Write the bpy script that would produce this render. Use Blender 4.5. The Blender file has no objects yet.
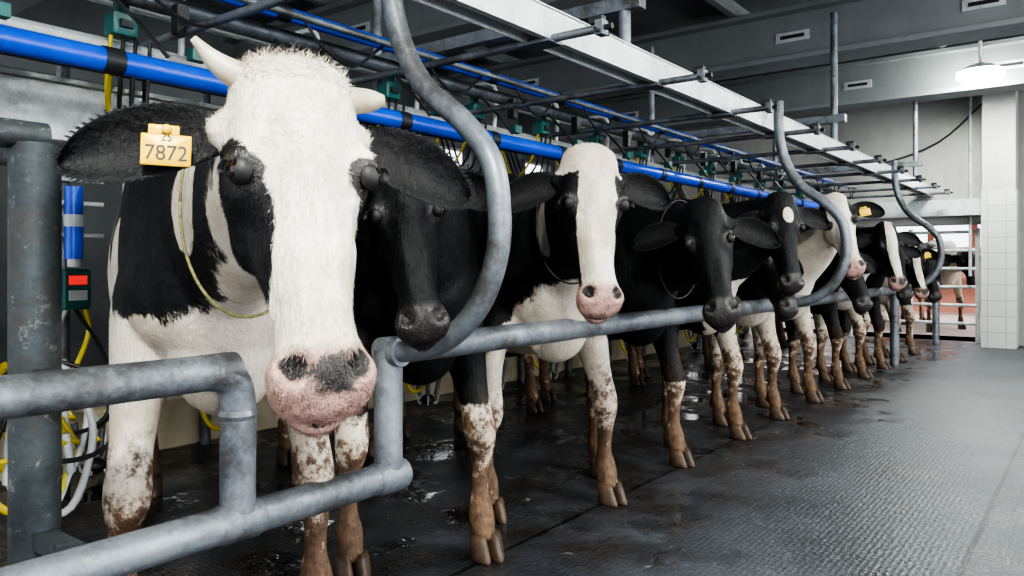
import bpy, math, random
import numpy as np
from mathutils import Vector
random.seed(4); np.random.seed(4)
S=bpy.context.scene
COL=S.collection
def V(*a): return np.array(a,dtype=float)
def nrm(v):
    v=np.array(v,dtype=float); return v/np.linalg.norm(v)
# ------------------------------------------------------------------ materials
def newmat(name):
    m=bpy.data.materials.new(name); m.use_nodes=True
    nt=m.node_tree; b=nt.nodes['Principled BSDF']
    return m,nt,b
def N(nt,t,**k):
    n=nt.nodes.new(t)
    for a,v in k.items(): setattr(n,a,v)
    return n
def mix(nt,fac,a,b,blend='MIX'):
    n=N(nt,'ShaderNodeMix',data_type='RGBA',blend_type=blend)
    for sock,val in ((n.inputs[0],fac),(n.inputs[6],a),(n.inputs[7],b)):
        if isinstance(val,bpy.types.NodeSocket): nt.links.new(val,sock)
        elif isinstance(val,(tuple,list)): sock.default_value=(*val[:3],1)
        else: sock.default_value=val
    return n.outputs[2]
def math_(nt,op,a,b=0.0,c=None,clamp=False):
    n=N(nt,'ShaderNodeMath',operation=op,use_clamp=clamp)
    for i,val in enumerate((a,b,c)):
        if val is None: continue
        if isinstance(val,bpy.types.NodeSocket): nt.links.new(val,n.inputs[i])
        else: n.inputs[i].default_value=val
    return n.outputs[0]
def noise(nt,scale,detail=4,rough=.6,vec=None):
    n=N(nt,'ShaderNodeTexNoise'); n.inputs['Scale'].default_value=scale
    n.inputs['Detail'].default_value=detail; n.inputs['Roughness'].default_value=rough
    if vec is not None: nt.links.new(vec,n.inputs['Vector'])
    return n.outputs['Fac']
def objco(nt,scale=None):
    t=N(nt,'ShaderNodeTexCoord').outputs['Object']
    if scale:
        mp=N(nt,'ShaderNodeMapping'); mp.inputs['Scale'].default_value=scale
        nt.links.new(t,mp.inputs['Vector']); t=mp.outputs[0]
    return t
def sstep(nt,v,lo,hi):
    n=N(nt,'ShaderNodeMapRange'); n.inputs[1].default_value=lo; n.inputs[2].default_value=hi
    nt.links.new(v,n.inputs[0]); return n.outputs[0]
def bump(nt,b,h,strength=.3,dist=.002):
    n=N(nt,'ShaderNodeBump'); n.inputs['Strength'].default_value=strength; n.inputs['Distance'].default_value=dist
    nt.links.new(h,n.inputs['Height']); nt.links.new(n.outputs[0],b.inputs['Normal'])
def simple(name,c1,c2=None,rough=.5,metal=0,scale=8,bmp=0,emit=None,estr=0,rvar=0):
    m,nt,b=newmat(name)
    c2=c2 or tuple(x*.8 for x in c1)
    co=objco(nt)
    f=noise(nt,scale,5,.6,co); f2=sstep(nt,f,.35,.65)
    nt.links.new(mix(nt,f2,c1,c2),b.inputs['Base Color'])
    b.inputs['Roughness'].default_value=rough; b.inputs['Metallic'].default_value=metal
    if rvar: nt.links.new(math_(nt,'MULTIPLY_ADD',f,rvar,rough-rvar*.5),b.inputs['Roughness'])
    if bmp: bump(nt,b,noise(nt,scale*8,4,.6,co),bmp,.003)
    if emit:
        b.inputs['Emission Color'].default_value=(*emit,1); b.inputs['Emission Strength'].default_value=estr
    return m
def coat_mat():
    m,nt,b=newmat('cow_coat')
    co=objco(nt)
    at=lambda n: N(nt,'ShaderNodeAttribute',attribute_name=n).outputs['Fac']
    patch=at('patch'); pink=at('pink'); dirt=at('dirt'); dark=at('dark')
    n1=noise(nt,7,7,.62,co); hair=noise(nt,160,3,.6,objco(nt,(1,1,.22)))
    pe=math_(nt,'ADD',patch,math_(nt,'MULTIPLY',math_(nt,'SUBTRACT',n1,.5),.55))
    pe=math_(nt,'ADD',pe,math_(nt,'MULTIPLY',math_(nt,'SUBTRACT',hair,.5),.12))
    pm=sstep(nt,pe,-.02,.03)
    n2=noise(nt,5,5,.6,co); n3=noise(nt,40,5,.65,co)
    wh=mix(nt,sstep(nt,n2,.38,.68),(.66,.605,.53),(.46,.375,.29))
    wh=mix(nt,math_(nt,'MULTIPLY',sstep(nt,hair,.35,.7),.5),wh,(.32,.26,.20))
    st=sstep(nt,noise(nt,11,7,.75,co),.56,.72)
    wh=mix(nt,math_(nt,'MULTIPLY',st,.5),wh,(.27,.19,.13))
    bk=mix(nt,sstep(nt,n3,.4,.7),(.003,.003,.0038),(.009,.0085,.0085))
    c=mix(nt,pm,wh,bk)
    nd=noise(nt,13,8,.75,co)
    dn=math_(nt,'MULTIPLY',sstep(nt,dirt,.0,.15),sstep(nt,math_(nt,'ADD',nd,math_(nt,'MULTIPLY',dirt,.18)),.51,.60))
    dn=math_(nt,'MULTIPLY',dn,math_(nt,'MULTIPLY_ADD',pm,-.6,.94),clamp=True)
    c=mix(nt,math_(nt,'MULTIPLY',sstep(nt,dirt,0,1),.7),c,mix(nt,1.0,c,(.78,.60,.45),'MULTIPLY'))
    c=mix(nt,dn,c,mix(nt,sstep(nt,n3,.38,.62),(.12,.060,.030),(.040,.022,.013)))
    pkc=mix(nt,sstep(nt,noise(nt,45,6,.7,co),.38,.66),(.42,.255,.215),(.20,.115,.092))
    c=mix(nt,pink,c,pkc)
    dk=sstep(nt,math_(nt,'ADD',dark,math_(nt,'MULTIPLY',math_(nt,'SUBTRACT',noise(nt,26,8,.75,co),.5),1.7)),.36,.64)
    dk=math_(nt,'MULTIPLY',dk,sstep(nt,dark,.05,.15))
    c=mix(nt,dk,c,(.020,.016,.015))
    nt.links.new(c,b.inputs['Base Color'])
    wet=math_(nt,'MAXIMUM',math_(nt,'MULTIPLY',pink,.8),math_(nt,'MULTIPLY',dark,.8),clamp=True)
    r0=math_(nt,'MULTIPLY_ADD',pm,-.10,.70)
    nt.links.new(math_(nt,'MULTIPLY_ADD',wet,-.24,r0),b.inputs['Roughness'])
    nt.links.new(math_(nt,'MULTIPLY_ADD',wet,.25,math_(nt,'MULTIPLY_ADD',pm,-.08,.32)),b.inputs['Specular IOR Level'])
    vo=N(nt,'ShaderNodeTexVoronoi'); vo.inputs['Scale'].default_value=260; nt.links.new(co,vo.inputs['Vector'])
    h=math_(nt,'ADD',math_(nt,'MULTIPLY',hair,1.0),math_(nt,'MULTIPLY',noise(nt,35,4,.6,co),1.3))
    h=math_(nt,'ADD',h,math_(nt,'MULTIPLY',math_(nt,'MULTIPLY',vo.outputs['Distance'],wet),.3))
    bump(nt,b,h,.6,.0065)
    return m
M_coat=coat_mat()
M_hoof=simple('hoof_horn',(.085,.048,.028),(.030,.019,.013),.5,scale=22,bmp=.5)
M_horn=simple('horn_ivory',(.46,.40,.31),(.30,.25,.18),.45,scale=20)
M_lid=simple('eyelid_skin',(.006,.0055,.0055),(.014,.011,.011),.6,scale=60)
M_eye=simple('eyeball',(.006,.004,.004),(.012,.006,.004),.04,scale=3)
M_tag=simple('ear_tag_yellow',(.78,.47,.006),(.64,.37,.006),.4,scale=20)
M_ink=simple('tag_ink',(.02,.02,.02),None,.6)
M_cord=simple('neck_cord',(.22,.20,.07),(.10,.09,.04),.8,scale=90)
COWM=[M_coat,M_hoof,M_horn,M_lid,M_eye,M_tag,M_ink,M_cord]
def galv(name,c1,c2,rough,rust=True):
    m,nt,b=newmat(name); co=objco(nt)
    f=sstep(nt,noise(nt,6,7,.7,co),.35,.65)
    c=mix(nt,f,c1,c2)
    v=N(nt,'ShaderNodeTexVoronoi'); v.inputs['Scale'].default_value=70; nt.links.new(co,v.inputs['Vector'])
    c=mix(nt,math_(nt,'MULTIPLY',v.outputs['Distance'],.35),c,tuple(x*1.5 for x in c1))
    g=sstep(nt,noise(nt,3.2,8,.75,co),.47,.60)
    c=mix(nt,math_(nt,'MULTIPLY',g,.75 if rust else .2),c,(.050,.042,.036))
    g2=sstep(nt,noise(nt,22,6,.75,co),.58,.68)
    c=mix(nt,math_(nt,'MULTIPLY',g2,.5 if rust else .15),c,(.28,.27,.25))
    nt.links.new(c,b.inputs['Base Color']); b.inputs['Metallic'].default_value=.5
    nt.links.new(math_(nt,'MULTIPLY_ADD',f,.2,rough),b.inputs['Roughness'])
    bump(nt,b,noise(nt,45,5,.65,co),.5,.003)
    return m
M_galv=galv('galvanised_steel',(.185,.20,.222),(.10,.11,.128),.40)
M_galvd=galv('weathered_steel',(.050,.058,.063),(.026,.031,.036),.5)
M_galvl=galv('light_channel_steel',(.56,.58,.58),(.42,.44,.44),.5,False)
M_blue=simple('blue_pvc',(.008,.075,.60),(.006,.05,.42),.3,scale=3)
M_teal=simple('teal_plastic',(.01,.13,.12),(.01,.08,.08),.4)
M_wht=simple('white_plastic',(.55,.57,.57),(.45,.45,.44),.4)
M_blk=simple('black_rubber',(.015,.015,.017),None,.5)
M_yel=simple('yellow_hose',(.62,.50,.02),(.5,.36,.02),.35)
M_red=simple('red_display',(.3,.01,.01),None,.3,emit=(1,.05,.04),estr=.5)
M_tile=simple('beige_tile',(.50,.43,.30),(.36,.30,.20),.45,scale=5)
def floor_mat():
    m,nt,b=newmat('rubber_floor'); co=objco(nt)
    br=N(nt,'ShaderNodeTexBrick'); br.offset=0; br.inputs['Scale'].default_value=1
    br.inputs['Brick Width'].default_value=40; br.inputs['Row Height'].default_value=1.36; br.inputs['Mortar Size'].default_value=.010
    br.inputs['Color1'].default_value=(1,1,1,1);br.inputs['Color2'].default_value=(.9,.9,.9,1);br.inputs['Mortar'].default_value=(.25,.25,.25,1)
    nt.links.new(co,br.inputs['Vector'])
    n=noise(nt,1.1,8,.68,co); n2=noise(nt,14,6,.7,co)
    c=mix(nt,sstep(nt,n,.35,.68),(.024,.026,.032),(.058,.062,.076))
    c=mix(nt,math_(nt,'MULTIPLY',sstep(nt,n2,.52,.72),.5),c,(.105,.105,.118))
    dr=sstep(nt,noise(nt,2.6,8,.75,co),.52,.63)
    c=mix(nt,math_(nt,'MULTIPLY',dr,.55),c,(.018,.017,.017))
    sp=N(nt,'ShaderNodeSeparateXYZ'); nt.links.new(co,sp.inputs[0])
    yb=sstep(nt,math_(nt,'ADD',sp.outputs[1],math_(nt,'MULTIPLY',math_(nt,'SUBTRACT',n,.5),1.8)),-.65,-.1)
    mud=math_(nt,'MULTIPLY',yb,sstep(nt,noise(nt,3.5,7,.7,co),.38,.58))
    c=mix(nt,math_(nt,'MULTIPLY',mud,.8),c,(.018,.014,.010))
    c=mix(nt,1.0,c,br.outputs['Color'],'MULTIPLY')
    nz=noise(nt,4.5,3,.85,co)
    s2=math_(nt,'MULTIPLY',sstep(nt,nz,.68,.71),sstep(nt,noise(nt,60,3,.6,co),.42,.55))
    c=mix(nt,math_(nt,'MULTIPLY',s2,.6),c,(.34,.33,.29))
    nt.links.new(c,b.inputs['Base Color'])
    r=math_(nt,'MULTIPLY_ADD',sstep(nt,n,.3,.7),.20,.40)
    r=math_(nt,'MULTIPLY_ADD',mud,-.22,r)
    r=math_(nt,'MULTIPLY_ADD',dr,-.08,r)
    pud=math_(nt,'MULTIPLY',yb,sstep(nt,noise(nt,2.1,5,.55,co),.54,.58))
    r=math_(nt,'MAXIMUM',math_(nt,'MULTIPLY_ADD',pud,-.40,r),.06)
    nt.links.new(r,b.inputs['Roughness'])
    ck=N(nt,'ShaderNodeTexVoronoi',feature='F1'); ck.inputs['Scale'].default_value=46; ck.inputs['Randomness'].default_value=.35
    nt.links.new(co,ck.inputs['Vector'])
    h=math_(nt,'ADD',ck.outputs['Distance'],math_(nt,'MULTIPLY',n2,.9))
    h=math_(nt,'MULTIPLY',h,math_(nt,'MULTIPLY_ADD',pud,-.9,1.0))
    bump(nt,b,h,.55,.005)
    return m
M_floor=floor_mat()
def wall_mat(name,c1,c2):
    m,nt,b=newmat(name); co=objco(nt)
    f=sstep(nt,noise(nt,.9,8,.65,co),.35,.7)
    c=mix(nt,f,c1,c2)
    s=sstep(nt,noise(nt,2.5,6,.7,objco(nt,(1,1,.18))),.52,.75)
    c=mix(nt,math_(nt,'MULTIPLY',s,.35),c,tuple(x*.45 for x in c1))
    nt.links.new(c,b.inputs['Base Color']); b.inputs['Roughness'].default_value=.8
    bump(nt,b,noise(nt,20,5,.6,co),.2,.005)
    return m
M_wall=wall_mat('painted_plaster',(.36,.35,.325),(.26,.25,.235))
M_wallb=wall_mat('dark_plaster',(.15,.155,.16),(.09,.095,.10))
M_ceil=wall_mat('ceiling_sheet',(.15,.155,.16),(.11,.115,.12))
M_beam=wall_mat('painted_beam',(.19,.20,.205),(.14,.145,.15))
def tile_mat():
    m,nt,b=newmat('white_wall_tile')
    br=N(nt,'ShaderNodeTexBrick'); br.offset=0; br.inputs['Scale'].default_value=1
    br.inputs['Brick Width'].default_value=.2; br.inputs['Row Height'].default_value=.2; br.inputs['Mortar Size'].default_value=.006
    br.inputs['Color1'].default_value=(.40,.40,.38,1);br.inputs['Color2'].default_value=(.36,.36,.335,1);br.inputs['Mortar'].default_value=(.25,.25,.23,1)
    g=N(nt,'ShaderNodeTexCoord'); sp=N(nt,'ShaderNodeSeparateXYZ'); cb=N(nt,'ShaderNodeCombineXYZ')
    nt.links.new(g.outputs['Object'],sp.inputs[0])
    nt.links.new(math_(nt,'ADD',sp.outputs[0],sp.outputs[1]),cb.inputs[0]); nt.links.new(sp.outputs[2],cb.inputs[1])
    nt.links.new(cb.outputs[0],br.inputs['Vector']); nt.links.new(br.outputs['Color'],b.inputs['Base Color'])
    b.inputs['Roughness'].default_value=.3
    return m
M_wtile=tile_mat()
M_brick=simple('outdoor_brick',(.50,.20,.14),(.36,.19,.15),.9,scale=6)
M_lamp=simple('lamp_glass',(1,1,1),None,.3,emit=(.93,1,.92),estr=120)

# ------------------------------------------------------------------ mesh builder
def catmull(A,per):
    A=np.asarray(A,dtype=float); k=len(A)
    P=np.vstack([2*A[0]-A[1],A,2*A[-1]-A[-2]]); out=[]
    for i in range(1,k):
        p0,p1,p2,p3=P[i-1],P[i],P[i+1],P[i+2]
        for j in range(per):
            t=j/per
            out.append(.5*((2*p1)+(-p0+p2)*t+(2*p0-5*p1+4*p2-p3)*t*t+(-p0+3*p1-3*p2+p3)*t**3))
    out.append(A[-1]); return np.array(out)
class MB:
    def __init__(s): s.v=[];s.f=[];s.m=[]
    def rings(s,rings,mat=0,cap=True):
        n=len(rings[0]); b=len(s.v)
        for r in rings: s.v.extend([tuple(p) for p in r])
        for i in range(len(rings)-1):
            for j in range(n):
                k=(j+1)%n
                s.f.append((b+i*n+j,b+i*n+k,b+(i+1)*n+k,b+(i+1)*n+j)); s.m.append(mat)
        if cap:
            s.v.append(tuple(np.mean(rings[0],0))); c=len(s.v)-1
            for j in range(n): s.f.append((c,b+(j+1)%n,b+j)); s.m.append(mat)
            s.v.append(tuple(np.mean(rings[-1],0))); c=len(s.v)-1; o=b+(len(rings)-1)*n
            for j in range(n): s.f.append((c,o+j,o+(j+1)%n)); s.m.append(mat)
    def loft(s,pts,rads,up=(0,0,1),n=24,per=4,mat=0):
        A=catmull(np.hstack([np.array(pts,float),np.array(rads,float)]),per)
        P=A[:,:3]; R=np.maximum(A[:,3:],.001); T=np.gradient(P,axis=0); up=np.array(up,float); rings=[]
        an=np.linspace(0,2*np.pi,n,endpoint=False)
        for p,t,r in zip(P,T,R):
            t=nrm(t); sd=nrm(np.cross(t,up)); u=np.cross(sd,t)
            rings.append(p+np.outer(np.cos(an)*r[0],sd)+np.outer(np.sin(an)*r[1],u))
        s.rings(rings,mat)
    def tube(s,pts,r,n=16,per=6,mat=0,smooth=True):
        P=np.array(pts,float)
        if smooth and len(P)>2: P=catmull(P,per)
        T=np.gradient(P,axis=0); t0=nrm(T[0]); ref=V(0,0,1) if abs(t0[2])<.9 else V(1,0,0)
        sd=nrm(np.cross(t0,ref)); an=np.linspace(0,2*np.pi,n,endpoint=False); rings=[]
        rr=np.full(len(P),r) if np.isscalar(r) else np.interp(np.linspace(0,1,len(P)),np.linspace(0,1,len(r)),r)
        for p,t,q in zip(P,T,rr):
            t=nrm(t); sd=nrm(sd-t*np.dot(sd,t)); u=np.cross(t,sd)
            rings.append(p+q*(np.outer(np.cos(an),sd)+np.outer(np.sin(an),u)))
        s.rings(rings,mat)
    def ell(s,c,r,ax=None,n=20,mat=0):
        ax=np.eye(3) if ax is None else np.array(ax); rings=[]
        an=np.linspace(0,2*np.pi,n,endpoint=False)
        for th in np.linspace(.08,math.pi-.08,n//2+2):
            loc=np.stack([np.cos(an)*math.sin(th)*r[0],np.sin(an)*math.sin(th)*r[1],np.full(n,math.cos(th)*r[2])],1)
            rings.append(np.array(c)+loc@ax)
        s.rings(rings,mat)
    def box(s,c,d,mat=0,ax=None,bev=0):
        ax=np.eye(3) if ax is None else np.array(ax); b=len(s.v); d=np.array(d)/2
        def ring(x,y,z,e):
            pts=[(-x+e,-y,z),(x-e,-y,z),(x,-y+e,z),(x,y-e,z),(x-e,y,z),(-x+e,y,z),(-x,y-e,z),(-x,-y+e,z)]
            return np.array(c)+np.array(pts)@ax
        e=bev if bev else min(d)*.06
        s.rings([ring(d[0]-e,d[1]-e,-d[2],e),ring(d[0],d[1],-d[2]+e,e),ring(d[0],d[1],d[2]-e,e),ring(d[0]-e,d[1]-e,d[2],e)],mat)
    def obj(s,name,mats,smooth=True,origin=None,angle=35):
        o=V(0,0,0) if origin is None else np.array(origin,float)
        me=bpy.data.meshes.new(name); me.from_pydata([tuple(np.array(p)-o) for p in s.v],[],s.f)
        for m in mats: me.materials.append(m)
        me.polygons.foreach_set('material_index',s.m)
        if smooth:
            me.polygons.foreach_set('use_smooth',[True]*len(me.polygons))
            me.set_sharp_from_angle(angle=math.radians(angle))
        me.update()
        ob=bpy.data.objects.new(name,me); ob.location=o; COL.objects.link(ob); return ob
def sm(x): 
    x=np.clip(x,0,1); return x*x*(3-2*x)
def text_mesh(txt):
    cu=bpy.data.curves.new('t','FONT'); cu.body=txt; cu.align_x='CENTER'; cu.align_y='CENTER'; cu.size=1; cu.extrude=.02
    ob=bpy.data.objects.new('t',cu); COL.objects.link(ob); bpy.context.view_layer.update()
    me=bpy.data.meshes.new_from_object(ob.evaluated_get(bpy.context.evaluated_depsgraph_get()))
    v=np.array([tuple(x.co) for x in me.vertices]); f=[tuple(p.vertices) for p in me.polygons]
    bpy.data.objects.remove(ob); bpy.data.meshes.remove(me); return v,f

def cow(x,y0,poll,muz,Fh,vox=.014,sc=1.03,hsc=None,base=-.5,blobs=(),sock=.5,muzz='dark',ears=1,tag=None,horns=False,
        cord=False,earup=(0.,0.),earl=.225,legs=(-.235,.235),legy=(0,0),fuzz=0,phi=28,width=1.0):
    PHI=math.radians(phi)
    R=np.array([[math.cos(PHI),math.sin(PHI),0],[-math.sin(PHI),math.cos(PHI),0],[0,0,1]]) # local->world
    O=V(x,y0,0); W=lambda p:O+R@(np.array(p,float)*sc)
    hd=R@V(0,-1,0)
    poll=np.array(poll,float); L=nrm(np.array(muz)-poll); F=np.array(Fh,float); F=nrm(F-L*np.dot(F,L)); Sd=np.cross(F,L)
    hs=hsc or sc
    H=lambda a,f,s:poll+hs*(Sd*a+F*f+L*s)
    B=MB()
    st=[(-.20,1.03,.10,.07),(-.17,1.02,.19,.13),(-.08,1.01,.30,.19),(.08,1.02,.38,.235),(.32,1.02,.41,.265),(.7,.98,.43,.31),(1.05,.98,.43,.32),
        (1.35,1.03,.39,.30),(1.6,1.12,.31,.27),(1.82,1.17,.24,.21),(1.95,1.17,.15,.13),(1.99,1.17,.05,.05)]
    B.loft([W((0,a,b)) for a,b,_,_ in st],[(d*sc,c*sc) for _,_,c,d in st],n=32)
    for sx in (-1,1):
        B.ell(W((sx*.2,1.42,1.34)),(.09*sc,.12*sc,.07*sc),R.T)
        B.ell(W((sx*.14,.16,1.12)),(.11*sc,.2*sc,.3*sc),R.T)
        B.ell(W((sx*.12,.02,.93)),(.12*sc,.15*sc,.16*sc),R.T)
        B.ell(W((sx*.17,1.62,1.02)),(.11*sc,.22*sc,.28*sc),R.T)
    B.ell(W((0,-.02,.78)),(.14*sc,.16*sc,.17*sc),R.T)
    B.ell(W((0,1.38,.66)),(.19*sc,.22*sc,.15*sc),R.T)
    for sx in (-1,1):
        for yy in (1.3,1.46): B.loft([W((sx*.09,yy,.6)),W((sx*.1,yy,.53)),W((sx*.1,yy,.47))],[(.022,.022),(.015,.015),(.008,.008)],up=hd,n=12)
    hoofs=[]
    for i,sx in enumerate((-1,1)):
        fx=legs[i]; fy=legy[i]
        pts=[(sx*.15,.14,1.0),(sx*.17,.12,.86),(fx*.85,.07+fy*.3,.70),(fx*.93,.03+fy*.5,.55),(fx*.97,-.008+fy*.75,.42),(fx,.0+fy*.9,.34),(fx,.01+fy,.22),(fx,.0+fy,.145),(fx,-.025+fy,.085),(fx,-.04+fy,.05)]
        rd=[(.10,.16),(.105,.145),(.074,.10),(.053,.064),(.057,.062),(.039,.043),(.031,.036),(.047,.05),(.042,.042),(.042,.04)]
        B.loft([W(p) for p in pts],[(a*sc,b*sc) for a,b in rd],up=hd,n=20)
        B.ell(W((fx*.97,-.028+fy*.75,.43)),(.045*sc,.03*sc,.05*sc),R.T)
        hoofs.append((fx,-.055+fy))
    for sx in (-1,1):
        fx=sx*.2
        pts=[(sx*.15,1.55,1.1),(sx*.19,1.45,.88),(sx*.21,1.5,.72),(sx*.205,1.62,.58),(sx*.2,1.70,.49),(fx,1.68,.40),(fx,1.64,.26),(fx,1.62,.15),(fx,1.59,.09),(fx,1.575,.05)]
        rd=[(.12,.24),(.11,.19),(.085,.12),(.05,.075),(.05,.062),(.04,.048),(.036,.042),(.047,.05),(.044,.043),(.042,.04)]
        B.loft([W(p) for p in pts],[(a*sc,b*sc) for a,b in rd],up=hd,n=20)
        hoofs.append((fx,1.56))
    B.loft([W((0,1.93,1.32)),W((0,2.0,1.25)),W((0,2.02,1.0)),W((.02,2.01,.7)),W((.03,2.01,.5)),W((.03,2.01,.36))],
           [(.035,.035),(.032,.032),(.026,.026),(.024,.024),(.045,.045),(.012,.012)],up=hd,n=12)
    b0=W((0,.22,1.08)); b1=W((0,-.02,1.09)); e=H(0,-.13,.10)
    q1=b1; q4=e; q3=e-F*hs*.26+V(0,0,.03)*hs; q2=b1+hd*.20+V(0,0,.05)
    tt=np.linspace(0,1,7)[:,None]
    bz=(1-tt)**3*q1+3*(1-tt)**2*tt*q2+3*(1-tt)*tt**2*q3+tt**3*q4
    npts=[b0]+[p for p in bz]
    nr=[(.20,.33),(.18,.31),(.155,.27),(.135,.235),(.12,.205),(.11,.18),(.105,.155),(.09,.12)]
    B.loft(npts,[(a*sc,b*sc) for a,b in nr],n=28)
    hr=[(-.050,.030,-.05,-.09),(-.040,.052,-.036,-.11),(-.022,.076,-.018,-.14),(.005,.089,-.002,-.17),(.05,.092,.012,-.20),(.10,.098,.022,-.225),(.15,.105,.020,-.24),(.20,.101,.010,-.245),
        (.25,.084,.004,-.235),(.31,.067,.005,-.205),(.37,.057,.010,-.175),(.42,.056,.014,-.155),(.455,.063,.014,-.14),(.487,.074,.008,-.13),
        (.515,.075,-.006,-.12),(.538,.062,-.024,-.11),(.550,.038,-.045,-.09)]
    A=catmull(hr,4); an=np.linspace(0,2*np.pi,40,endpoint=False); rings=[]
    ca,sa=np.cos(an),np.sin(an); X=np.sign(ca)*np.abs(ca)**(2/2.3); Y=np.sign(sa)*np.abs(sa)**(2/2.3)
    for s_,w,fr,bk in A:
        w=w*(1+(width-1)*sm((.42-s_)/.15)); h=(fr-bk)/2; md=(fr+bk)/2
        aa=w*X*(1-.30*np.clip(-Y,0,1)); ff=md+h*Y
        rings.append(poll+hs*(np.outer(aa,Sd)+np.outer(ff,F)+L*s_))
    B.rings(rings)
    AX=np.array([Sd,F,L]); EA=.0865*width
    for sx in (-1,1):
        B.ell(H(sx*(EA-.009),-.036,.160),(.034*hs,.036*hs,.036*hs),AX)
        B.ell(H(sx*.062,-.15,.21),(.036*hs,.075*hs,.085*hs),AX)
        B.ell(H(sx*.043,-.042,.490),(.037*hs,.043*hs,.043*hs),AX)
        B.loft([H(sx*.06,-.10,.06),H(sx*.095,-.10,.075),H(sx*.13,-.105,.08)],[(.045,.045),(.036,.036),(.026,.026)],up=L,n=14)
    B.ell(H(0,-.094,.522),(.046*hs,.036*hs,.046*hs),AX)
    tmp=B.obj('tmp',[],smooth=False)
    md=tmp.modifiers.new('r','REMESH'); md.mode='VOXEL'; md.voxel_size=vox; md.use_smooth_shade=True
    m2=tmp.modifiers.new('s','SMOOTH'); m2.factor=.6; m2.iterations=int(6+.10/vox*.8) if vox<.02 else 4
    bpy.context.view_layer.update()
    me=bpy.data.meshes.new_from_object(tmp.evaluated_get(bpy.context.evaluated_depsgraph_get()))
    nv=len(me.vertices); P=np.empty(nv*3); me.vertices.foreach_get('co',P); P=P.reshape(-1,3)
    NR=np.empty(nv*3); me.vertices.foreach_get('normal',NR); NR=NR.reshape(-1,3)
    nl=len(me.loops); li=np.empty(nl,dtype=np.int32); me.loops.foreach_get('vertex_index',li)
    ls=np.empty(len(me.polygons),dtype=np.int32); me.polygons.foreach_get('loop_start',ls)
    lt=np.empty(len(me.polygons),dtype=np.int32); me.polygons.foreach_get('loop_total',lt)
    faces=[tuple(li[a:a+b]) for a,b in zip(ls,lt)]
    bpy.data.objects.remove(tmp); bpy.data.meshes.remove(me)
    def hc(P):
        q=(P-poll)/hs; return q@Sd,q@F,q@L
    def bc(P): return ((P-O)@R)/sc
    a,f,s=hc(P); inh=(s>-.1)&(s<.65)&(np.abs(a)<.15)&(f>-.3)
    disp=np.zeros_like(P)
    for sx in (-1,1):
        u=(a-sx*.046); w=(s-.480); ur=u*.8+sx*w*.35; wr=-sx*u*.35+w*.9
        g=np.exp(-((ur/.012)**2+(wr/.017)**2))*(f>-.075)*inh
        disp-= np.outer(g*.026*hs,F)+np.outer(g*sx*.006*hs,Sd)
        d2=np.sqrt((ur/.024)**2+(wr/.030)**2); g=np.exp(-((d2-1)/.3)**2)*(f>-.06)*inh
        disp+=np.outer(g*.0045*hs,F)
        g=np.exp(-(((a-sx*.1)/.03)**2+((s-.255)/.04)**2+((f+.05)/.05)**2))*inh
        disp-=np.outer(g*sx*.013*hs,Sd)
        g=np.exp(-(((a-sx*.060)/.022)**2+((s-.125)/.045)**2))*(f>-.06)*inh
        disp-=np.outer(g*.013*hs,F)
        g=np.exp(-(((a-sx*.055)/.018)**2+((s-.23)/.045)**2))*(f>-.06)*inh
        disp-=np.outer(g*.013*hs,F)
        g=np.exp(-(((a-sx*.030)/.014)**2))*sm((s-.25)/.08)*sm((.45-s)/.08)*(f>-.05)*inh
        disp+=np.outer(g*.007*hs,F)
        g=np.exp(-(((f+.075-.10*(s-.3))/.012)**2))*sm((s-.24)/.05)*sm((.42-s)/.05)*(a*sx>0)*inh
        disp+=np.outer(g*sx*.006*hs,Sd)
        g=np.sin(s*420+a*sx*160)*sm((s-.39)/.03)*sm((.447-s)/.02)*sm((np.abs(a)-.02)/.03)*inh
        disp+=np.outer(g*.0014*hs,F)
    if vox<.012:
        rg_=np.random.RandomState(3)
        for _ in range(150):
            a0,s0=rg_.uniform(-.09,.09),rg_.uniform(-.02,.42); wd=rg_.uniform(.006,.014); am=rg_.uniform(-.0032,.0032)
            g=np.exp(-(((a-a0)/wd)**2+((s-s0)/(wd*1.6))**2))*(f>-.09)*inh; disp+=np.outer(g*am*hs,F)
    g=np.exp(-(((a)/.026)**2+((s-.17)/.05)**2))*(f>-.06)*inh; disp+=np.outer(g*.007*hs,F)
    g=np.exp(-((f+.072)/.006)**2)*sm((s-.44)/.05)*inh
    r=np.stack([a,f*0,s-.475],1); ln=np.linalg.norm(r,axis=1)+1e-6; r/=ln[:,None]
    disp-=(g*.010*hs)[:,None]*(r[:,0:1]*Sd+r[:,2:3]*L)
    g=np.exp(-(a/.005)**2)*sm((s-.495)/.03)*(f>-.07)*inh; disp-=np.outer(g*.004*hs,F)
    P=P+disp
    def fields(P):
        a,f,s=hc(P); b=bc(P); pt=np.full(len(P),float(base))
        for bl in blobs:
            fr,col,c,r=bl
            q=np.stack([a,f,s],1) if fr=='h' else b
            d=1-np.linalg.norm((q-np.array(c))/np.array(r),axis=1); d=np.clip(d*1.2,-.6,.6)
            pt=np.maximum(pt,d) if col=='k' else np.minimum(pt,-d)
        if sock: pt=np.minimum(pt,(b[:,2]-sock)*4)
        pt=np.clip(pt,-.6,.6)
        hz=(s>.3)&(s<.65)&(f>-.3)&(np.abs(a)<.14)
        mz=sm((s-.440+np.clip(-f-.03,0,1)*.35)/.03)*hz
        dark=np.zeros(len(P)); pink=np.zeros(len(P))
        if muzz=='dark': dark=mz*1.4; 
        elif muzz=='pink': pink=mz; dark=.25*mz
        else:
            pink=mz; dark=np.clip(1.0-np.sqrt(((a-.012)/.070)**2+((s-.492)/.056)**2+((f+.0)/.10)**2),0,1.2)*1.1*mz
            dark=np.maximum(dark,.30*mz)
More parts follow.
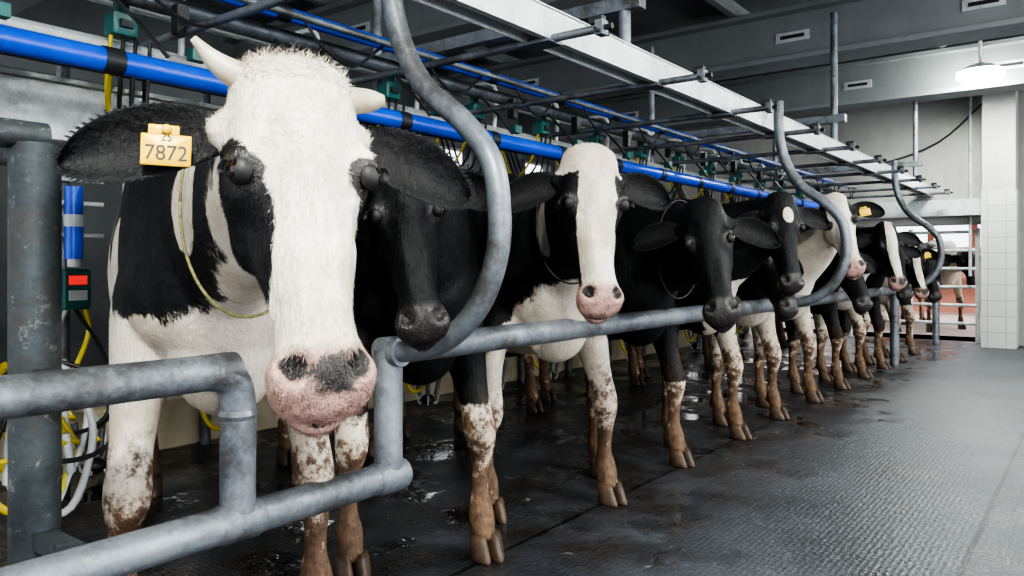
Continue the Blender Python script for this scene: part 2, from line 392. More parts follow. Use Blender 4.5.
        for sx in (-1,1):
            u=(a-sx*.046); w=(s-.480); ur=u*.8+sx*w*.35; wr=-sx*u*.35+w*.9
            dark=np.maximum(dark,1.8*np.exp(-((ur/.014)**2+(wr/.018)**2))*(f>-.08)*hz)
            dd=np.sqrt(((a-sx*EA)/.034)**2+((f+.03)/.042)**2+((s-.182)/.030)**2)
            dark=np.maximum(dark,1.3*sm(1.5-dd))
        dark=np.maximum(dark,.95*np.exp(-((f+.072)/.007)**2)*sm((s-.46)/.05)*hz)
        ud=sm((.74-b[:,2])/.08)*sm((b[:,1]-1.12)/.05)*sm((1.62-b[:,1])/.05)*(np.abs(b[:,0])<.16)*(b[:,2]>.4)
        pink=np.maximum(pink,ud*.75)
        dirt=sm((.66-b[:,2])/.52)
        return pt,pink,dirt,dark
    VV=[P]; FF=list(faces); MI=[0]*len(faces); A0=np.stack(fields(P),1); AT=[A0]; cnt=len(P)
    def add(mb,attrs=None):
        nonlocal cnt
        q=np.array(mb.v,float); VV.append(q); FF.extend([tuple(i+cnt for i in f) for f in mb.f]); MI.extend(mb.m)
        if attrs is None: attrs=np.zeros((len(q),4))
        AT.append(attrs); cnt+=len(q)
    def strands(p,n,flow,ln,wd,at,lift=.35):
        nonlocal cnt
        flow=flow-n*np.sum(flow*n,1)[:,None]; flow/=np.linalg.norm(flow,axis=1)[:,None]+1e-9
        sd=np.cross(n,flow); d=flow+n*lift; d/=np.linalg.norm(d,axis=1)[:,None]
        m=len(p); q=np.empty((m,3,3)); q[:,0]=p-sd*wd; q[:,1]=p+sd*wd; q[:,2]=p+d*ln[:,None]
        VV.append(q.reshape(-1,3)); i=np.arange(m)*3+cnt
        FF.extend(zip(i.tolist(),(i+1).tolist(),(i+2).tolist())); MI.extend([0]*m)
        AT.append(np.repeat(at,3,axis=0)); cnt+=3*m
    rng=np.random.RandomState(7)
    if fuzz:
        a,f,s=hc(P); b=bc(P)
        reg=((s>-.08)&(s<.44)&(np.abs(a)<.16))|((b[:,1]<.5)&(b[:,2]>.55))
        for sx in (-1,1):
            reg&=~((((a-sx*EA)/.034)**2+((f+.028)/.04)**2+((s-.18)/.036)**2)<1)
        idx=np.nonzero(reg)[0]; ish=((s>-.08)&(s<.60)&(np.abs(a)<.16))[idx]
        wgt=np.where(ish,3.0,1.0); idx=rng.choice(idx,fuzz,p=wgt/wgt.sum())
        p=P[idx]+rng.normal(0,vox*.45,(fuzz,3)); n=NR[idx]; p-=n*np.sum((p-P[idx])*n,1)[:,None]
        aa,ff,ss=hc(p); hm=((ss>-.1)&(ss<.6)&(np.abs(aa)<.16))
        fl=np.where(hm[:,None],np.outer(np.clip((ss-.17)*12,-1,1)+.05,L)+np.outer(aa*7,Sd),np.array([0.,0,-1])-hd*.7)
        fl=fl+rng.normal(0,.28,(fuzz,3))
        strands(p-n*.001,n,fl,rng.uniform(.008,.017,fuzz),.0007,A0[idx],.28)
    for k_,sx in enumerate((-1,1)):
        e=MB(); root=H(sx*.085,-.10,.078)
        D=nrm(Sd*sx*1.0+L*(.12-earup[k_])+F*(-.12)); Nn=nrm(F*1.0+L*.25); Nn=nrm(Nn-D*np.dot(Nn,D)); Wd=np.cross(D,Nn)
        ln=earl*hs
        prof=catmull([(0,.026),(.12,.034),(.3,.049),(.5,.056),(.7,.053),(.86,.040),(.96,.021),(1,.003)],4)
        an=np.linspace(0,2*np.pi,24,endpoint=False); rings=[];inner=[]
        for t,w in prof:
            w*=hs; cup=.042*hs*math.sin(min(1,t*1.3)*math.pi*.5)*(1-.4*t); th=.007*hs+ .018*hs*max(0,1-t*4)
            x_=w*np.cos(an); y_=th*np.sin(an)+cup*(np.cos(an)**2-.5)-(.02*hs)*t*t
            rings.append(root+D*ln*t+np.outer(x_,Wd)+np.outer(y_,Nn)+L*(.035*hs*t*t))
            inner.append((np.sin(an)>.05)*(1-np.abs(np.cos(an))**2)*sm(t*5)*(1-t))
        e.rings(rings)
        inn=np.concatenate([np.concatenate(inner),[0,0]])
        ev=.6 if ears==1 else -.6
        at=np.zeros((len(e.v),4)); at[:,0]=ev; at[:,1]=inn*(.02 if ears==1 else .35); add(e,at)
        if fuzz:
            rr=np.array(rings); m=2600; ri=rng.randint(2,len(rr)-1,m); 
            ci=np.where(rng.rand(m)<.35,rng.choice([0,1,23,11,12,13],m),rng.randint(0,24,m))
            p=rr[ri,ci]; cen=rr[ri].mean(1); outw=p-cen; outw/=np.linalg.norm(outw,axis=1)[:,None]+1e-9
            fl=outw*.25+D*.9+rng.normal(0,.15,(m,3)); nn=np.where((np.sin(an[ci])>0)[:,None],Nn,-Nn)
            a_=np.zeros((m,4)); a_[:,0]=ev
            strands(p,nn,fl,rng.uniform(.005,.013,m),.0006,a_,.12)
        if tag and (sx in tag[0]):
            g=MB(); c=root+D*ln*.42+Wd*(.028*hs if np.dot(Wd,L)>0 else -.028*hs)+Nn*.026
            yy=nrm(-L+Sd*.06*sx*-1); xx=nrm(np.cross(yy,Nn)); 
            if np.dot(xx,Sd)<0: xx=-xx
            yy=nrm(np.cross(Nn,xx)); 
            if np.dot(yy,-L)<0: yy=-yy
            ax=np.array([xx,yy,Nn]); w,h=.070*hs,.048*hs
            g.box(c,(w,h,.004),mat=5,ax=ax,bev=.0015)
            g.box(c+yy*h*.62-xx*.004,(w*.62,h*.36,.004),mat=5,ax=ax,bev=.0015)
            g.ell(c+yy*h*.66+Nn*.004,(.008,.008,.005),ax,n=12,mat=5)
            if tag[1]:
                for txt,off,sz in ((tag[1],-.12,.033),('25',.40,.018)):
                    v,fc=text_mesh(txt); q=c+yy*h*off+Nn*.0026+sz*hs*(np.outer(v[:,0]*.92,xx)+np.outer(v[:,1],yy)+np.outer(v[:,2]*.3,Nn))
                    o_=len(g.v); g.v.extend([tuple(p) for p in q]); g.f.extend([tuple(i+o_ for i in f_) for f_ in fc]); g.m.extend([6]*len(fc))
            add(g)
    for sx in (-1,1):
        g=MB(); c=H(sx*EA,-.024,.180); E=nrm(Sd*sx*.86+F*.5+L*.06)
        lng=nrm(L*.75-F*.45*1); lng=nrm(lng-E*np.dot(lng,E)); sh=np.cross(E,lng); AX2=np.array([lng,sh,E])
        g.ell(c,(.0205*hs,.0205*hs,.0205*hs),AX2,n=24,mat=4)
        n=28; an=np.linspace(0,2*np.pi,n,endpoint=False); rg=[]
        for k in range(7):
            th0=np.stack([np.cos(an)*.80,np.sin(an)*.46],1)
            mg=np.linalg.norm(th0,axis=1); th=mg+(1.75-mg)*k/6; rr=(.0216+.001*math.sin(k/6*math.pi))*hs
            rg.append(c+rr*(np.outer(np.sin(th)*np.cos(an),lng)+np.outer(np.sin(th)*np.sin(an),sh)+np.outer(np.cos(th),E)))
        g.rings(rg,mat=3,cap=False)
        if vox<.012:
            for q in np.linspace(-1,1,22):
                th=.55; ph=math.pi*.5*(1 if np.dot(sh,-L)>0 else -1)+q*.9
                p0=c+.0235*hs*(math.sin(th)*math.cos(ph)*lng+math.sin(th)*math.sin(ph)*sh+math.cos(th)*E)
                g.tube([p0,p0+E*.008-L*.001,p0+E*.014+L*.006],[.0007,.0006,.0002],n=4,per=2,mat=6)
        add(g)
    g=MB()
    for hx,hy in hoofs:
        for sx in (-1,1):
            rg=[]; an=np.linspace(0,2*np.pi,16,endpoint=False)
            for z,cy,ry,rx in ((0,-.012,.060,.028),(.012,-.012,.062,.030),(.04,-.002,.052,.030),(.07,.010,.042,.028),(.085,.015,.034,.022)):
                yy=hy+cy+ry*np.sin(an); xx=hx+sx*.029+rx*np.cos(an)*(1-.35*np.clip(-np.sin(an),0,1))-sx*.006*np.clip(-np.sin(an),0,1)
                rg.append(np.array([W((p,q,z)) for p,q in zip(xx,yy)]))
            g.rings(rg,mat=1)
            g.ell(W((hx+sx*.022,hy+.085,.12)),(.014,.014,.02),n=10,mat=1)
    add(g)
    if horns:
        g=MB()
        g.loft([H(-.055,-.06,.012),H(-.095,-.06,-.008),H(-.125,-.055,-.028),H(-.150,-.045,-.052)],[(.026,.026),(.023,.023),(.015,.015),(.006,.006)],up=F,n=16,mat=2)
        g.loft([H(.055,-.06,.026),H(.10,-.06,.022),H(.128,-.055,.022),H(.148,-.045,.024)],[(.026,.026),(.024,.024),(.020,.020),(.009,.009)],up=F,n=16,mat=2)
        add(g)
        a,f,s=hc(P); tp=np.nonzero((np.abs(a)<.085)&(s<.035)&(f>-.11))[0]
        for m,ev,smax,aw in ((1600,-.6,.030,.085),(800,.6,-.022,.058)):
            ok=tp[(s[tp]<smax)&(np.abs(a[tp]-.004)<aw)]
            idx=rng.choice(ok,m); p=P[idx]+rng.normal(0,.003,(m,3)); n=NR[idx]
            fl=np.outer(rng.normal(0,.6,m),Sd)+np.outer(rng.uniform(-.2,.8,m),F)+np.outer(rng.uniform(-.8,.5,m),L)
            a_=np.zeros((m,4)); a_[:,0]=ev
            strands(p-n*.002,n,fl,rng.uniform(.012,.028,m),.0010,a_,.6)
    if cord:
        g=MB(); i=4; c=npts[i]; t=nrm(npts[i+1]-npts[i-1]); sd=nrm(np.cross(t,V(0,0,1))); u=np.cross(sd,t)
        an=np.linspace(0,2*np.pi,40); 
        pts=[c+sd*math.cos(q)*(nr[i][0]+.012)*sc*(1+.06*max(0,-math.sin(q)))+u*(math.sin(q)*(nr[i][1]+.012)*sc*(1.0 if math.sin(q)>0 else 1.12)) for q in an]
        g.tube(pts,.0038,n=8,per=2,mat=7 if cord==1 else 6); add(g)
    P=np.vstack(VV)-O; A=np.vstack(AT)
    me=bpy.data.meshes.new('dairy_cow'); me.from_pydata(P.tolist(),[],FF)
    for m in COWM: me.materials.append(m)
    me.polygons.foreach_set('material_index',MI); me.polygons.foreach_set('use_smooth',[True]*len(FF))
    for i,nm in enumerate(('patch','pink','dirt','dark')):
        at=me.attributes.new(nm,'FLOAT','POINT'); at.data.foreach_set('value',A[:,i].astype(np.float32))
    me.update()
    ob=bpy.data.objects.new('dairy_cow',me); ob.location=O; COL.objects.link(ob); return ob

# ------------------------------------------------------------------ the herd
cow(1.20,.17,(.800,-.688,1.385),(.719,-.870,.826),(-.43,-.94,0),vox=.0075,sc=1.05,hsc=1.06,width=1.10,base=-.5,muzz='both',ears=1,tag=((-1,),'7872'),horns=True,cord=1,
    earup=(.06,-.06),earl=.250,fuzz=110000,
    blobs=[('b','k',(-.12,.05,1.18),(.50,.70,.31)),('b','k',(.2,1.0,1.2),(.4,.5,.4)),
           ('b','w',(-.12,-.36,1.16),(.05,.12,.16)),('b','w',(-.34,.14,1.24),(.12,.08,.09)),('b','w',(-.30,.42,1.02),(.12,.12,.14)),
           ('h','w',(.0,.0,.2),(.10,.13,.40)),('h','w',(0,-.10,.03),(.12,.10,.11)),
           ('h','k',(-.132,-.08,.27),(.086,.13,.17)),('h','k',(.125,-.06,.20),(.045,.08,.085))],sock=.0)
cow(1.95,.17,(1.50,-.20,1.37),(1.47,-.33,.88),(-.62,-.78,0),vox=.011,base=.5,muzz='dark',ears=1,sock=.52,sc=1.03,hsc=.98,fuzz=40000)
cow(2.76,.15,(2.235,-.385,1.44),(2.12,-.49,.90),(-.66,-.75,0),vox=.010,base=.5,muzz='pink',ears=1,cord=2,sock=.0,width=1.08,fuzz=40000,
    blobs=[('h','w',(0,.02,.26),(.070,.14,.40)),('h','w',(0,-.05,.0),(.15,.11,.10)),('b','w',(0,-.25,.62),(.3,.45,.36)),('b','w',(-.15,-.28,1.18),(.12,.1,.13)),('b','w',(0,1.5,.5),(.5,.5,.4)),('b','w',(0,0,.2),(.5,.4,.6))],
    legs=(-.30,.26),earup=(-.1,.1))
cow(3.56,.17,(3.17,-.36,1.33),(2.98,-.54,.81),(-.88,-.47,.0),vox=.013,base=.5,muzz='dark',ears=1,sock=.42,cord=2,earup=(.2,-.2),fuzz=20000)
cow(4.36,.16,(4.137,-.405,1.42),(4.03,-.50,.86),(-.75,-.66,0),vox=.014,base=.5,muzz='dark',ears=1,sock=.60,hsc=.95,
    blobs=[('h','w',(0,.02,.12),(.03,.05,.045)),('b','w',(.1,-.1,.8),(.2,.2,.25))],earup=(-.25,.05))
cow(5.10,.17,(4.88,-.10,1.26),(4.73,-.26,.80),(-.5,-.86,0),vox=.016,base=-.5,muzz='dark',ears=1,sock=0,
    blobs=[('h','k',(0,-.1,.15),(.2,.3,.7)),('b','k',(0,.1,1.25),(.4,.6,.4))],earup=(-.3,-.3))
cow(5.92,.17,(5.50,-.30,1.52),(5.40,-.46,1.02),(-.9,-.44,0),vox=.016,base=-.5,muzz='pink',ears=1,sock=0,tag=((1,),''),
    blobs=[('h','k',(.12,-.06,.1),(.06,.1,.12)),('h','k',(-.12,-.06,.1),(.05,.1,.12)),('b','k',(0,.4,1.2),(.4,.5,.4))])
cow(6.70,.17,(6.33,-.20,1.24),(6.20,-.36,.74),(-.6,-.8,0),vox=.018,base=.5,muzz='dark',ears=1,sock=.4,earup=(-.2,-.3))
cow(7.50,.17,(7.17,-.30,1.40),(7.06,-.42,.87),(-.8,-.6,0),vox=.018,base=.5,muzz='both',ears=1,sock=.6,
    blobs=[('h','w',(0,.02,.2),(.045,.1,.3)),('b','w',(0,-.1,.6),(.3,.3,.4))])
rng=random.Random(11)
for k in range(3):
    x=8.28+.80*k; z=rng.uniform(1.16,1.40); yy=rng.uniform(-.32,-.10); dx=rng.uniform(-.25,.05)
    bl=[]
    if k%2==1: bl=[('h','w',(0,.02,.2),(.04,.1,.3)),('b','w',(0,-.1,.7),(.3,.3,.4))]
    cow(x,.17,(x-.34,yy,z),(x-.38+dx*.5,yy-.13,z-.53),(-.75+dx,-.65,0),vox=.024,base=.5,muzz='dark' if k%2==0 else 'both',ears=1,sock=.35+.1*k,blobs=bl,tag=((1,),'') if k==1 else None)
# second group waiting in the yard behind the opening
for k,(x,y) in enumerate(((13.5,.62),(14.4,.30),(14.9,1.25))):
    cow(x,y,(x-.72,y-.42,1.28),(x-.88,y-.50,.78),(-.9,-.4,0),vox=.028,base=-.5 if k==1 else .5,muzz='dark',ears=1,sock=.6,phi=62,
        blobs=[('b','k',(0,.5,1.1),(.5,.6,.4)),('h','k',(0,-.1,.2),(.2,.2,.4))] if k==1 else [])

# ------------------------------------------------------------------ front rail
g=MB(); r=.045
g.tube([(-1.5,0,.785),(.9,0,.785),(1.04,0,.785),(1.105,0,.765),(1.13,0,.70),(1.13,0,.55),(1.13,0,.40)],r,per=5)
g.tube([(-1.5,0,.40),(1.69,0,.40)],r,smooth=False)
g.tube([(1.65,0,.40),(1.65,0,.79)],r*.98,smooth=False)
g.tube([(1.62,0,.785),(11.6,0,.785)],r,smooth=False)
for x in (1.13,1.65): g.tube([(x-.06,0,.40),(x-.045,0,.40),(x+.045,0,.40),(x+.06,0,.40)],[.046,.051,.051,.046],smooth=False)
g.tube([(1.13,0,.66),(1.13,0,.672),(1.13,0,.684)],[.045,.050,.045],smooth=False)
for x in (11.55,-1.4,8.97): g.tube([(x,0,0),(x,0,.785)],r,smooth=False)
for x in (5.26,8.97): g.tube([(x-.06,0,.785),(x+.06,0,.785)],.053,smooth=False)
g.obj('front_rail',[M_galv])
for x in (1.65,5.26,8.97):
    g=MB()
    pts=[(.0,2.16),(-.0,2.0),(-.02,1.84),(-.07,1.70),(-.16,1.57),(-.30,1.46),(-.405,1.34),(-.435,1.20),(-.425,1.07),(-.365,.94),(-.26,.845),(-.14,.80),(-.02,.785)]
    g.tube([(x,a,b) for a,b in pts],.033,n=20)
    g.tube([(x,-.03,.785),(x,-.06,.787)],.045,smooth=False)
    g.obj('curved_stall_pipe',[M_galv])
g=MB(); g.tube([(.776,.30,0),(.776,.30,1.34)],.056,smooth=False,n=24); g.box((.776,.30,.01),(.24,.24,.02))
g.tube([(.776,.30,1.31),(.74,.9,1.40),(.70,2.0,1.66)],.03); g.tube([(-1.2,.30,1.36),(.80,.30,1.36)],.035,smooth=False)
g.box((.776,.18,.785),(.05,.26,.04)); g.box((.776,.16,.40),(.05,.24,.04))
g.obj('steel_column',[M_galvd])
# overhead frame
g=MB()
y,z=.15,2.06
g.box((5.4,y,z+.065),(13.4,.13,.012)); g.box((5.4,y-.06,z),(13.4,.01,.13)); g.box((5.4,y+.06,z),(13.4,.01,.13)); g.box((5.4,y-.045,z-.06),(13.4,.03,.008))
g.box((5.4,2.05,2.08),(13.4,.08,.10))
x=.7
while x<11.6:
    g.tube([(x,-.16,2.0),(x,2.1,2.0)],.018,smooth=False,n=12,mat=1)
    g.box((x,-.15,2.0),(.05,.035,.06),mat=1); g.box((x+.0,-.13,2.035),(.035,.06,.03),mat=2); g.tube([(x-.05,-.15,1.985),(x+.05,-.15,1.985)],.009,n=8,smooth=False,mat=2)
    g.tube([(x,-.17,2.0),(x,-.20,2.0)],.012,n=8,smooth=False,mat=2)
    g.box((x,.15,1.985),(.10,.16,.012),mat=1)
    x+=.985
for x in (-.4,3.4,7.2,11.0):
    g.box((x,1.0,2.35),(.07,1.9,.07),mat=1); g.tube([(x,.15,2.1),(x,.15,3.3)],.03,smooth=False,mat=1); g.tube([(x,1.95,2.1),(x,1.95,3.3)],.03,smooth=False,mat=1)
g.obj('stall_support_frame',[M_galvl,M_galv,M_blk])
# service pipes
g=MB()
g.tube([(-1.5,1.15,1.80),(11.4,1.15,1.80)],.045,smooth=False,mat=0)
g.tube([(-1.5,1.15,2.17),(11.4,1.15,2.17)],.032,smooth=False,mat=0)
g.tube([(-1.5,1.32,2.12),(11.4,1.32,2.12)],.040,smooth=False,mat=1)
g.tube([(-1.5,.95,2.10),(11.4,.95,2.10)],.016,smooth=False,mat=1)
g.tube([(-1.5,1.5,1.95),(11.4,1.5,1.95)],.028,smooth=False,mat=6)
g.tube([(-1.5,1.62,1.88),(11.4,1.62,1.88)],.02,smooth=False,mat=4)
g.tube([(-1.5,1.75,2.25),(11.4,1.75,2.25)],.05,smooth=False,mat=6)
for i in range(17):
    x=-.9+.74*i
    for z_,rr in ((1.80,.05),(2.17,.037)): g.tube([(x,1.15,z_),(x+.07,1.15,z_)],rr,smooth=False,mat=4)
    g.box((x+.2,1.42,2.02),(.10,.08,.09),mat=3); g.tube([(x+.2,1.42,2.06),(x+.2,1.42,2.12)],.03,smooth=False,mat=3); g.box((x+.2,1.375,2.02),(.05,.02,.03),mat=4)
    g.box((x+.34,1.22,2.04),(.05,.05,.12),mat=4); g.box((x+.45,1.28,1.93),(.07,.05,.05),mat=3)
    for d in (0,.05,.1,.16):
        g.tube([(x+.16+d,1.42,1.98),(x+.18+d,1.5,1.8-d),(x+.3+d,1.75,1.7),(x+.4+d,1.94,1.95)],.008,n=6,mat=4 if d else 5)
    g.tube([(x,.95,2.10),(x+.1,.95,2.0),(x+.3,.98,1.96),(x+.5,1.0,2.10)],.007,n=6,mat=4)
    g.tube([(x+.1,1.3,2.1),(x+.2,1.2,1.95),(x+.25,1.15,1.86)],.009,n=6,mat=4)
    g.tube([(x+.5,1.5,1.95),(x+.5,1.5,2.25),(x+.5,1.75,2.28)],.014,n=8,mat=6)
g.obj('service_pipes',[M_blue,M_galv,M_wht,M_teal,M_blk,M_yel,M_galvl])
g=MB(); g.box((.6,2.06,1.74),(3.8,.16,.26)); g.box((.6,2.0,1.88),(3.8,.1,.02))
g.obj('box_beam',[M_galvl])
for i in range(13):
    x=1.72+.78*i; y=2.32
    g=MB()
    g.tube([(x,y+.12,0),(x,y+.12,2.1)],.03,smooth=False,mat=0)
    g.box((x,y,.93),(.13,.09,.20),mat=3,bev=.008); g.box((x,y-.048,.975),(.085,.006,.045),mat=6); g.box((x,y-.048,.90),(.085,.006,.05),mat=1)
    g.tube([(x,y,1.08),(x,y,1.24)],.042,smooth=False,mat=2); g.tube([(x,y,1.24),(x,y,1.30)],.045,smooth=False,mat=1); g.tube([(x,y,1.30),(x,y,1.44)],.042,smooth=False,mat=2)
    g.tube([(x,y,1.04),(x,y,1.08)],.03,smooth=False,mat=1)
    for zz in (1.2,1.36,1.48): g.tube([(x-.14,y+.04,zz),(x+.16,y+.04,zz)],.012,smooth=False,mat=1,n=8)
    g.tube([(x+.05,y,.84),(x+.06,y-.02,.7),(x-.05,y-.08,.5),(x-.16,y-.1,.3),(x-.1,y-.14,.14),(x+.05,y-.16,.2)],.013,mat=5,n=8)
    g.tube([(x-.03,y,.84),(x-.12,y-.02,.62),(x-.02,y-.1,.42),(x+.1,y-.1,.2),(x+.02,y-.14,.08)],.011,mat=1,n=8)
    g.tube([(x+.0,y,.84),(x+.12,y-.05,.6),(x+.16,y-.1,.34),(x+.05,y-.14,.25)],.010,mat=4,n=8)
    for dx,dy in ((-.04,-.04),(.04,-.04),(-.04,.04),(.04,.04)):
        g.tube([(x+.03+dx,y-.16+dy,.10),(x+.03+dx*1.7,y-.16+dy*1.7,.28)],.016,mat=0,n=10,smooth=False)
        g.tube([(x+.03,y-.16,.10),(x+.03+dx,y-.16+dy,.04),(x+.03+dx*1.4,y-.16+dy*1.4,.10)],.007,mat=1,n=6)
    g.ell((x+.03,y-.16,.07),(.05,.05,.04),mat=4)
    g.obj('milking_unit',[M_galv,M_wht,M_blue,M_teal,M_blk,M_yel,M_red])
for (x,y) in ((1.22,1.45),(1.42,1.95)):
    g=MB()
    g.tube([(x,y+.12,0),(x,y+.12,.74)],.022,smooth=False,mat=0); g.tube([(x-.16,y+.12,.60),(x+.16,y+.12,.60)],.014,mat=0,smooth=False,n=10)
    for j,(m_,rr,dx,zb) in enumerate(((5,.014,-.12,.16),(1,.012,-.05,.10),(5,.012,.03,.22),(1,.014,.10,.12),(4,.010,.15,.3),(5,.010,-.16,.34))):
        g.tube([(x+dx*.6,y+.10,.62),(x+dx*1.5,y+.02,.55),(x+dx*1.9,y-.03,.38),(x+dx,y-.05,zb),(x-dx*.6,y-.03,zb+.03),(x-dx*.9,y+.02,.36),(x-dx*.4,y+.08,.52)],rr,n=10,mat=m_)
    for dx in (-.09,-.03,.03,.09):
        g.tube([(x+dx,y-.02,.40),(x+dx*1.2,y-.03,.25)],.019,mat=0,n=12,smooth=False); g.tube([(x+dx*1.2,y-.03,.25),(x+dx*.7,y-.03,.14),(x,y-.03,.10)],.008,mat=1,n=8)
    g.ell((x,y-.03,.09),(.055,.05,.045),mat=1)
    g.obj('milking_cluster',[M_galvl,M_wht,M_blue,M_teal,M_blk,M_yel])
g=MB(); g.tube([(-1.5,2.50,.48),(11.4,2.50,.48)],.025,smooth=False); g.tube([(-1.5,2.50,.36),(11.4,2.50,.36)],.018,smooth=False)
for i in range(14): g.tube([(-1.2+.95*i,2.5,.28),(-1.2+.95*i,2.5,.50)],.018,smooth=False,n=10)
g.obj('yellow_guard_rail',[M_yel])
g=MB(); g.box((5,2.72,.14),(13,.48,.28)); g.obj('tiled_curb',[M_tile],smooth=False)
g=MB(); g.box((.42,1.45,.85),(.5,.4,1.3),bev=.01); g.box((.42,1.245,.9),(.42,.012,1.1),mat=1); g.box((.42,1.45,.1),(.46,.36,.2)); g.obj('control_cabinet',[M_wht,M_galvl])

# ------------------------------------------------------------------ room shell
def slab(name,c,d,mat):
    g=MB(); g.box(c,d,bev=.001); return g.obj(name,[mat],smooth=False)
slab('floor',(4.5,0,-.1),(17,15,.2),M_floor)
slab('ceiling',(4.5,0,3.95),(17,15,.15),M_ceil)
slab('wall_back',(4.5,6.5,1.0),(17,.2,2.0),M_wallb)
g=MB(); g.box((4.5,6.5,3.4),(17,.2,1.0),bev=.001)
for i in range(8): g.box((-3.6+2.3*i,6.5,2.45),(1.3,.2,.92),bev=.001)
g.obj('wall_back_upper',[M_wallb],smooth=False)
XE=12.1
g=MB()
g.box((XE,2.9,2.75),(.25,7.2,2.3),bev=.002); g.box((XE,5.2,.8),(.25,2.6,1.6),bev=.002)
g.box((XE,-4.1,1.95),(.25,6.9,3.9),bev=.002)
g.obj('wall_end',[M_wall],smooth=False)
g=MB(); g.box((XE-.2,1.2,1.82),(.2,3.5,.22),bev=.004); g.obj('trim_1',[M_galvl],smooth=False)
g=MB(); g.box((11.6,-.72,1.0),(.4,.38,2.0),bev=.003); g.box((11.6,-.72,2.9),(.38,.36,1.9),mat=1,bev=.003); g.obj('tiled_pillar',[M_wtile,M_wall],smooth=False)
g=MB(); g.box((4.5,-6.6,3.55),(17,.25,.7),bev=.002); g.box((4.5,-6.6,.35),(17,.25,.7),bev=.002)
for i in range(9): g.box((-3.7+2.05*i,-6.6,1.95),(.35,.25,3.9),bev=.002)
g.obj('wall_aisle_side',[M_wall],smooth=False)
for x in (2.4,5.3,8.2,10.9):
    g=MB(); g.box((x,0,3.42),(.16,14,.5),bev=.003); g.box((x,0,3.18),(.42,14,.05),bev=.003); g.box((x,0,3.68),(.42,14,.05),bev=.003)
    for j in range(8):
        g.box((x-.085,-6+1.7*j,3.42),(.015,.34,.10),mat=1); g.box((x-.095,-6+1.7*j,3.42),(.012,.24,.035),mat=2)
    g.obj('ceiling_beam',[M_beam,M_galvl,M_blk],smooth=False)
g=MB()
for y in (-5,-3.4,-1.8,-.2,1.4,3,4.6): g.box((4.5,y,3.79),(16.5,.08,.14))
g.obj('ceiling_purlins',[M_beam],smooth=False)
g=MB()
g.tube([(XE-.16,3.5,2.9),(XE-.16,1.6,2.45),(XE-.16,.2,2.65),(XE-.16,-.6,3.3)],.012,n=8)
g.tube([(XE-.16,-.35,0.9),(XE-.16,-.35,3.6)],.02,n=8,smooth=False,mat=1)
g.obj('wall_cable',[M_blk,M_galvl])
g=MB()
for z in (.25,.5,.75,1.0,1.25,1.5): g.tube([(XE-.0,-.42,z),(XE-.0,3.0,z)],.022,n=10,smooth=False)
for y in (-.42,.4,1.2,2.0,3.0): g.tube([(XE-.0,y,0),(XE-.0,y,1.55)],.03,n=10,smooth=False)
g.obj('metal_gate',[M_galvl])
slab('ground_outside',(21,2,-.1),(17.6,26,.2),simple('yard_concrete',(.46,.36,.32),(.36,.27,.24),.9,scale=2))
g=MB(); g.box((19.5,3,.6),(.2,14,1.2),bev=.005)
for j in range(16): g.box((19.5,-3.8+.85*j,1.6),(.1,.12,1.2))
g.box((19.0,3,2.35),(1.6,14,.08)); g.box((18.2,3,1.35),(.06,12,.14)); g.box((18.2,3,.85),(.06,12,.14))
for j in range(10): g.box((18.2,-2.5+1.2*j,.75),(.08,.08,1.5))
g.obj('brick_yard_wall',[M_brick],smooth=False)

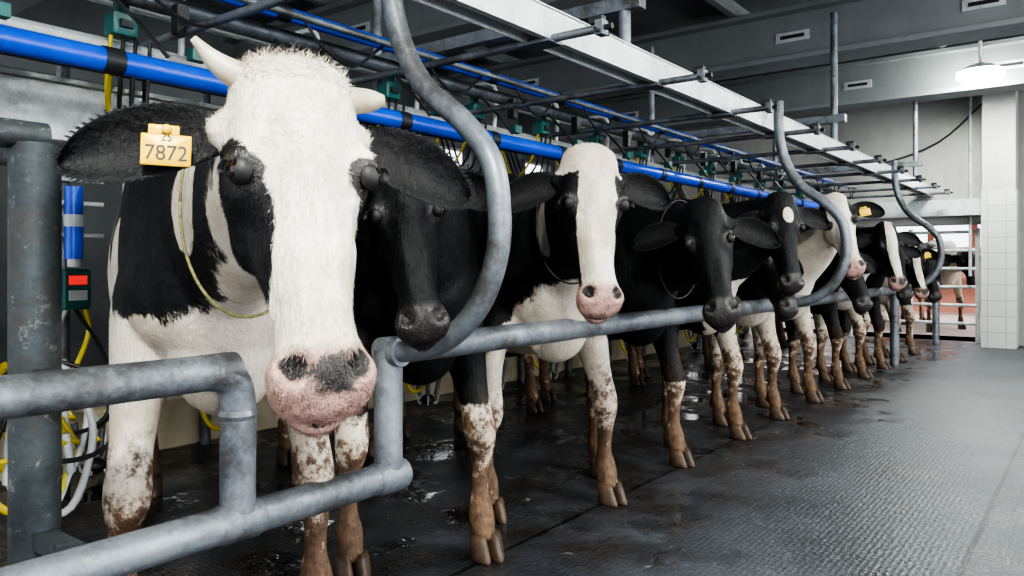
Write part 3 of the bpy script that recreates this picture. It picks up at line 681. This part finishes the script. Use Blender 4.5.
# lamps
def highbay(x,y,z,e):
    g=MB(); g.tube([(x,y,z+.42),(x,y,z+.12)],.02,smooth=False,n=10)
    an=np.linspace(0,2*np.pi,32,endpoint=False)
    rg=[np.stack([x+rr*np.cos(an),y+rr*np.sin(an),np.full(32,z+zz)],1) for rr,zz in ((.05,.14),(.12,.12),(.2,.07),(.225,.05),(.22,.045),(.2,.05))]
    g.rings(rg)
    rg=[np.stack([x+rr*np.cos(an),y+rr*np.sin(an),np.full(32,z+zz)],1) for rr,zz in ((.238,.045),(.238,-.02),(.18,-.065),(.08,-.085),(.03,-.088))]
    g.rings(rg,mat=1); g.obj('high_bay_lamp',[M_galvl,M_lamp])
    l=bpy.data.lights.new('high_bay_glow','AREA'); l.shape='DISK'; l.size=.4; l.energy=e; l.color=(.95,1,.94)
    o=bpy.data.objects.new('high_bay_glow',l); o.location=(x,y,z-.10); COL.objects.link(o)
highbay(10.4,-.63,3.25,40)
highbay(-.5,-2.1,3.35,150)  # unseen lamp, added above the aisle to light the near cow's face
highbay(3.6,-3.2,3.35,50)  # added out-of-view lamp, lights the cows from the aisle ceiling
highbay(6.8,-3.2,3.35,30)  # likewise added out of view, for the cows further along
for (x,w,e) in ((-1.6,3.6,110),(2.5,3.6,120),(6.6,3.6,100),(10.6,3.6,80)):
    l=bpy.data.lights.new('daylight_bay','AREA'); l.shape='RECTANGLE'; l.size=w; l.size_y=2.4; l.energy=e; l.color=(.90,.95,1)
    o=bpy.data.objects.new('daylight_bay',l); o.location=(x,-6.4,2.0); o.rotation_euler=(math.radians(90),0,0); COL.objects.link(o)
sl=bpy.data.lights.new('sun','SUN'); sl.energy=3.2; sl.angle=math.radians(2.0); sl.color=(1,.97,.93)
so=bpy.data.objects.new('sun',sl); COL.objects.link(so)
el=math.radians(28.5); az=V(.35,1.0); az/=np.linalg.norm(az)
d=Vector((az[0]*math.cos(el),az[1]*math.cos(el),-math.sin(el))); so.rotation_euler=d.to_track_quat('-Z','Y').to_euler(); so.location=(0,-12,8)
w=bpy.data.worlds.new('World'); S.world=w; w.use_nodes=True
bg=w.node_tree.nodes['Background']; bg.inputs[0].default_value=(.90,.95,1,1); bg.inputs[1].default_value=1.8

cam=bpy.data.cameras.new('camera'); co=bpy.data.objects.new('camera',cam); COL.objects.link(co)
cam.sensor_width=36; cam.lens=27.07; cam.shift_y=-.0225; cam.clip_start=.05
co.location=(0,-1.74,1.05); co.rotation_euler=(math.radians(90),0,math.radians(-52.6))
S.camera=co
S.view_settings.view_transform='AgX'; S.view_settings.look='AgX - High Contrast'; S.view_settings.exposure=.6
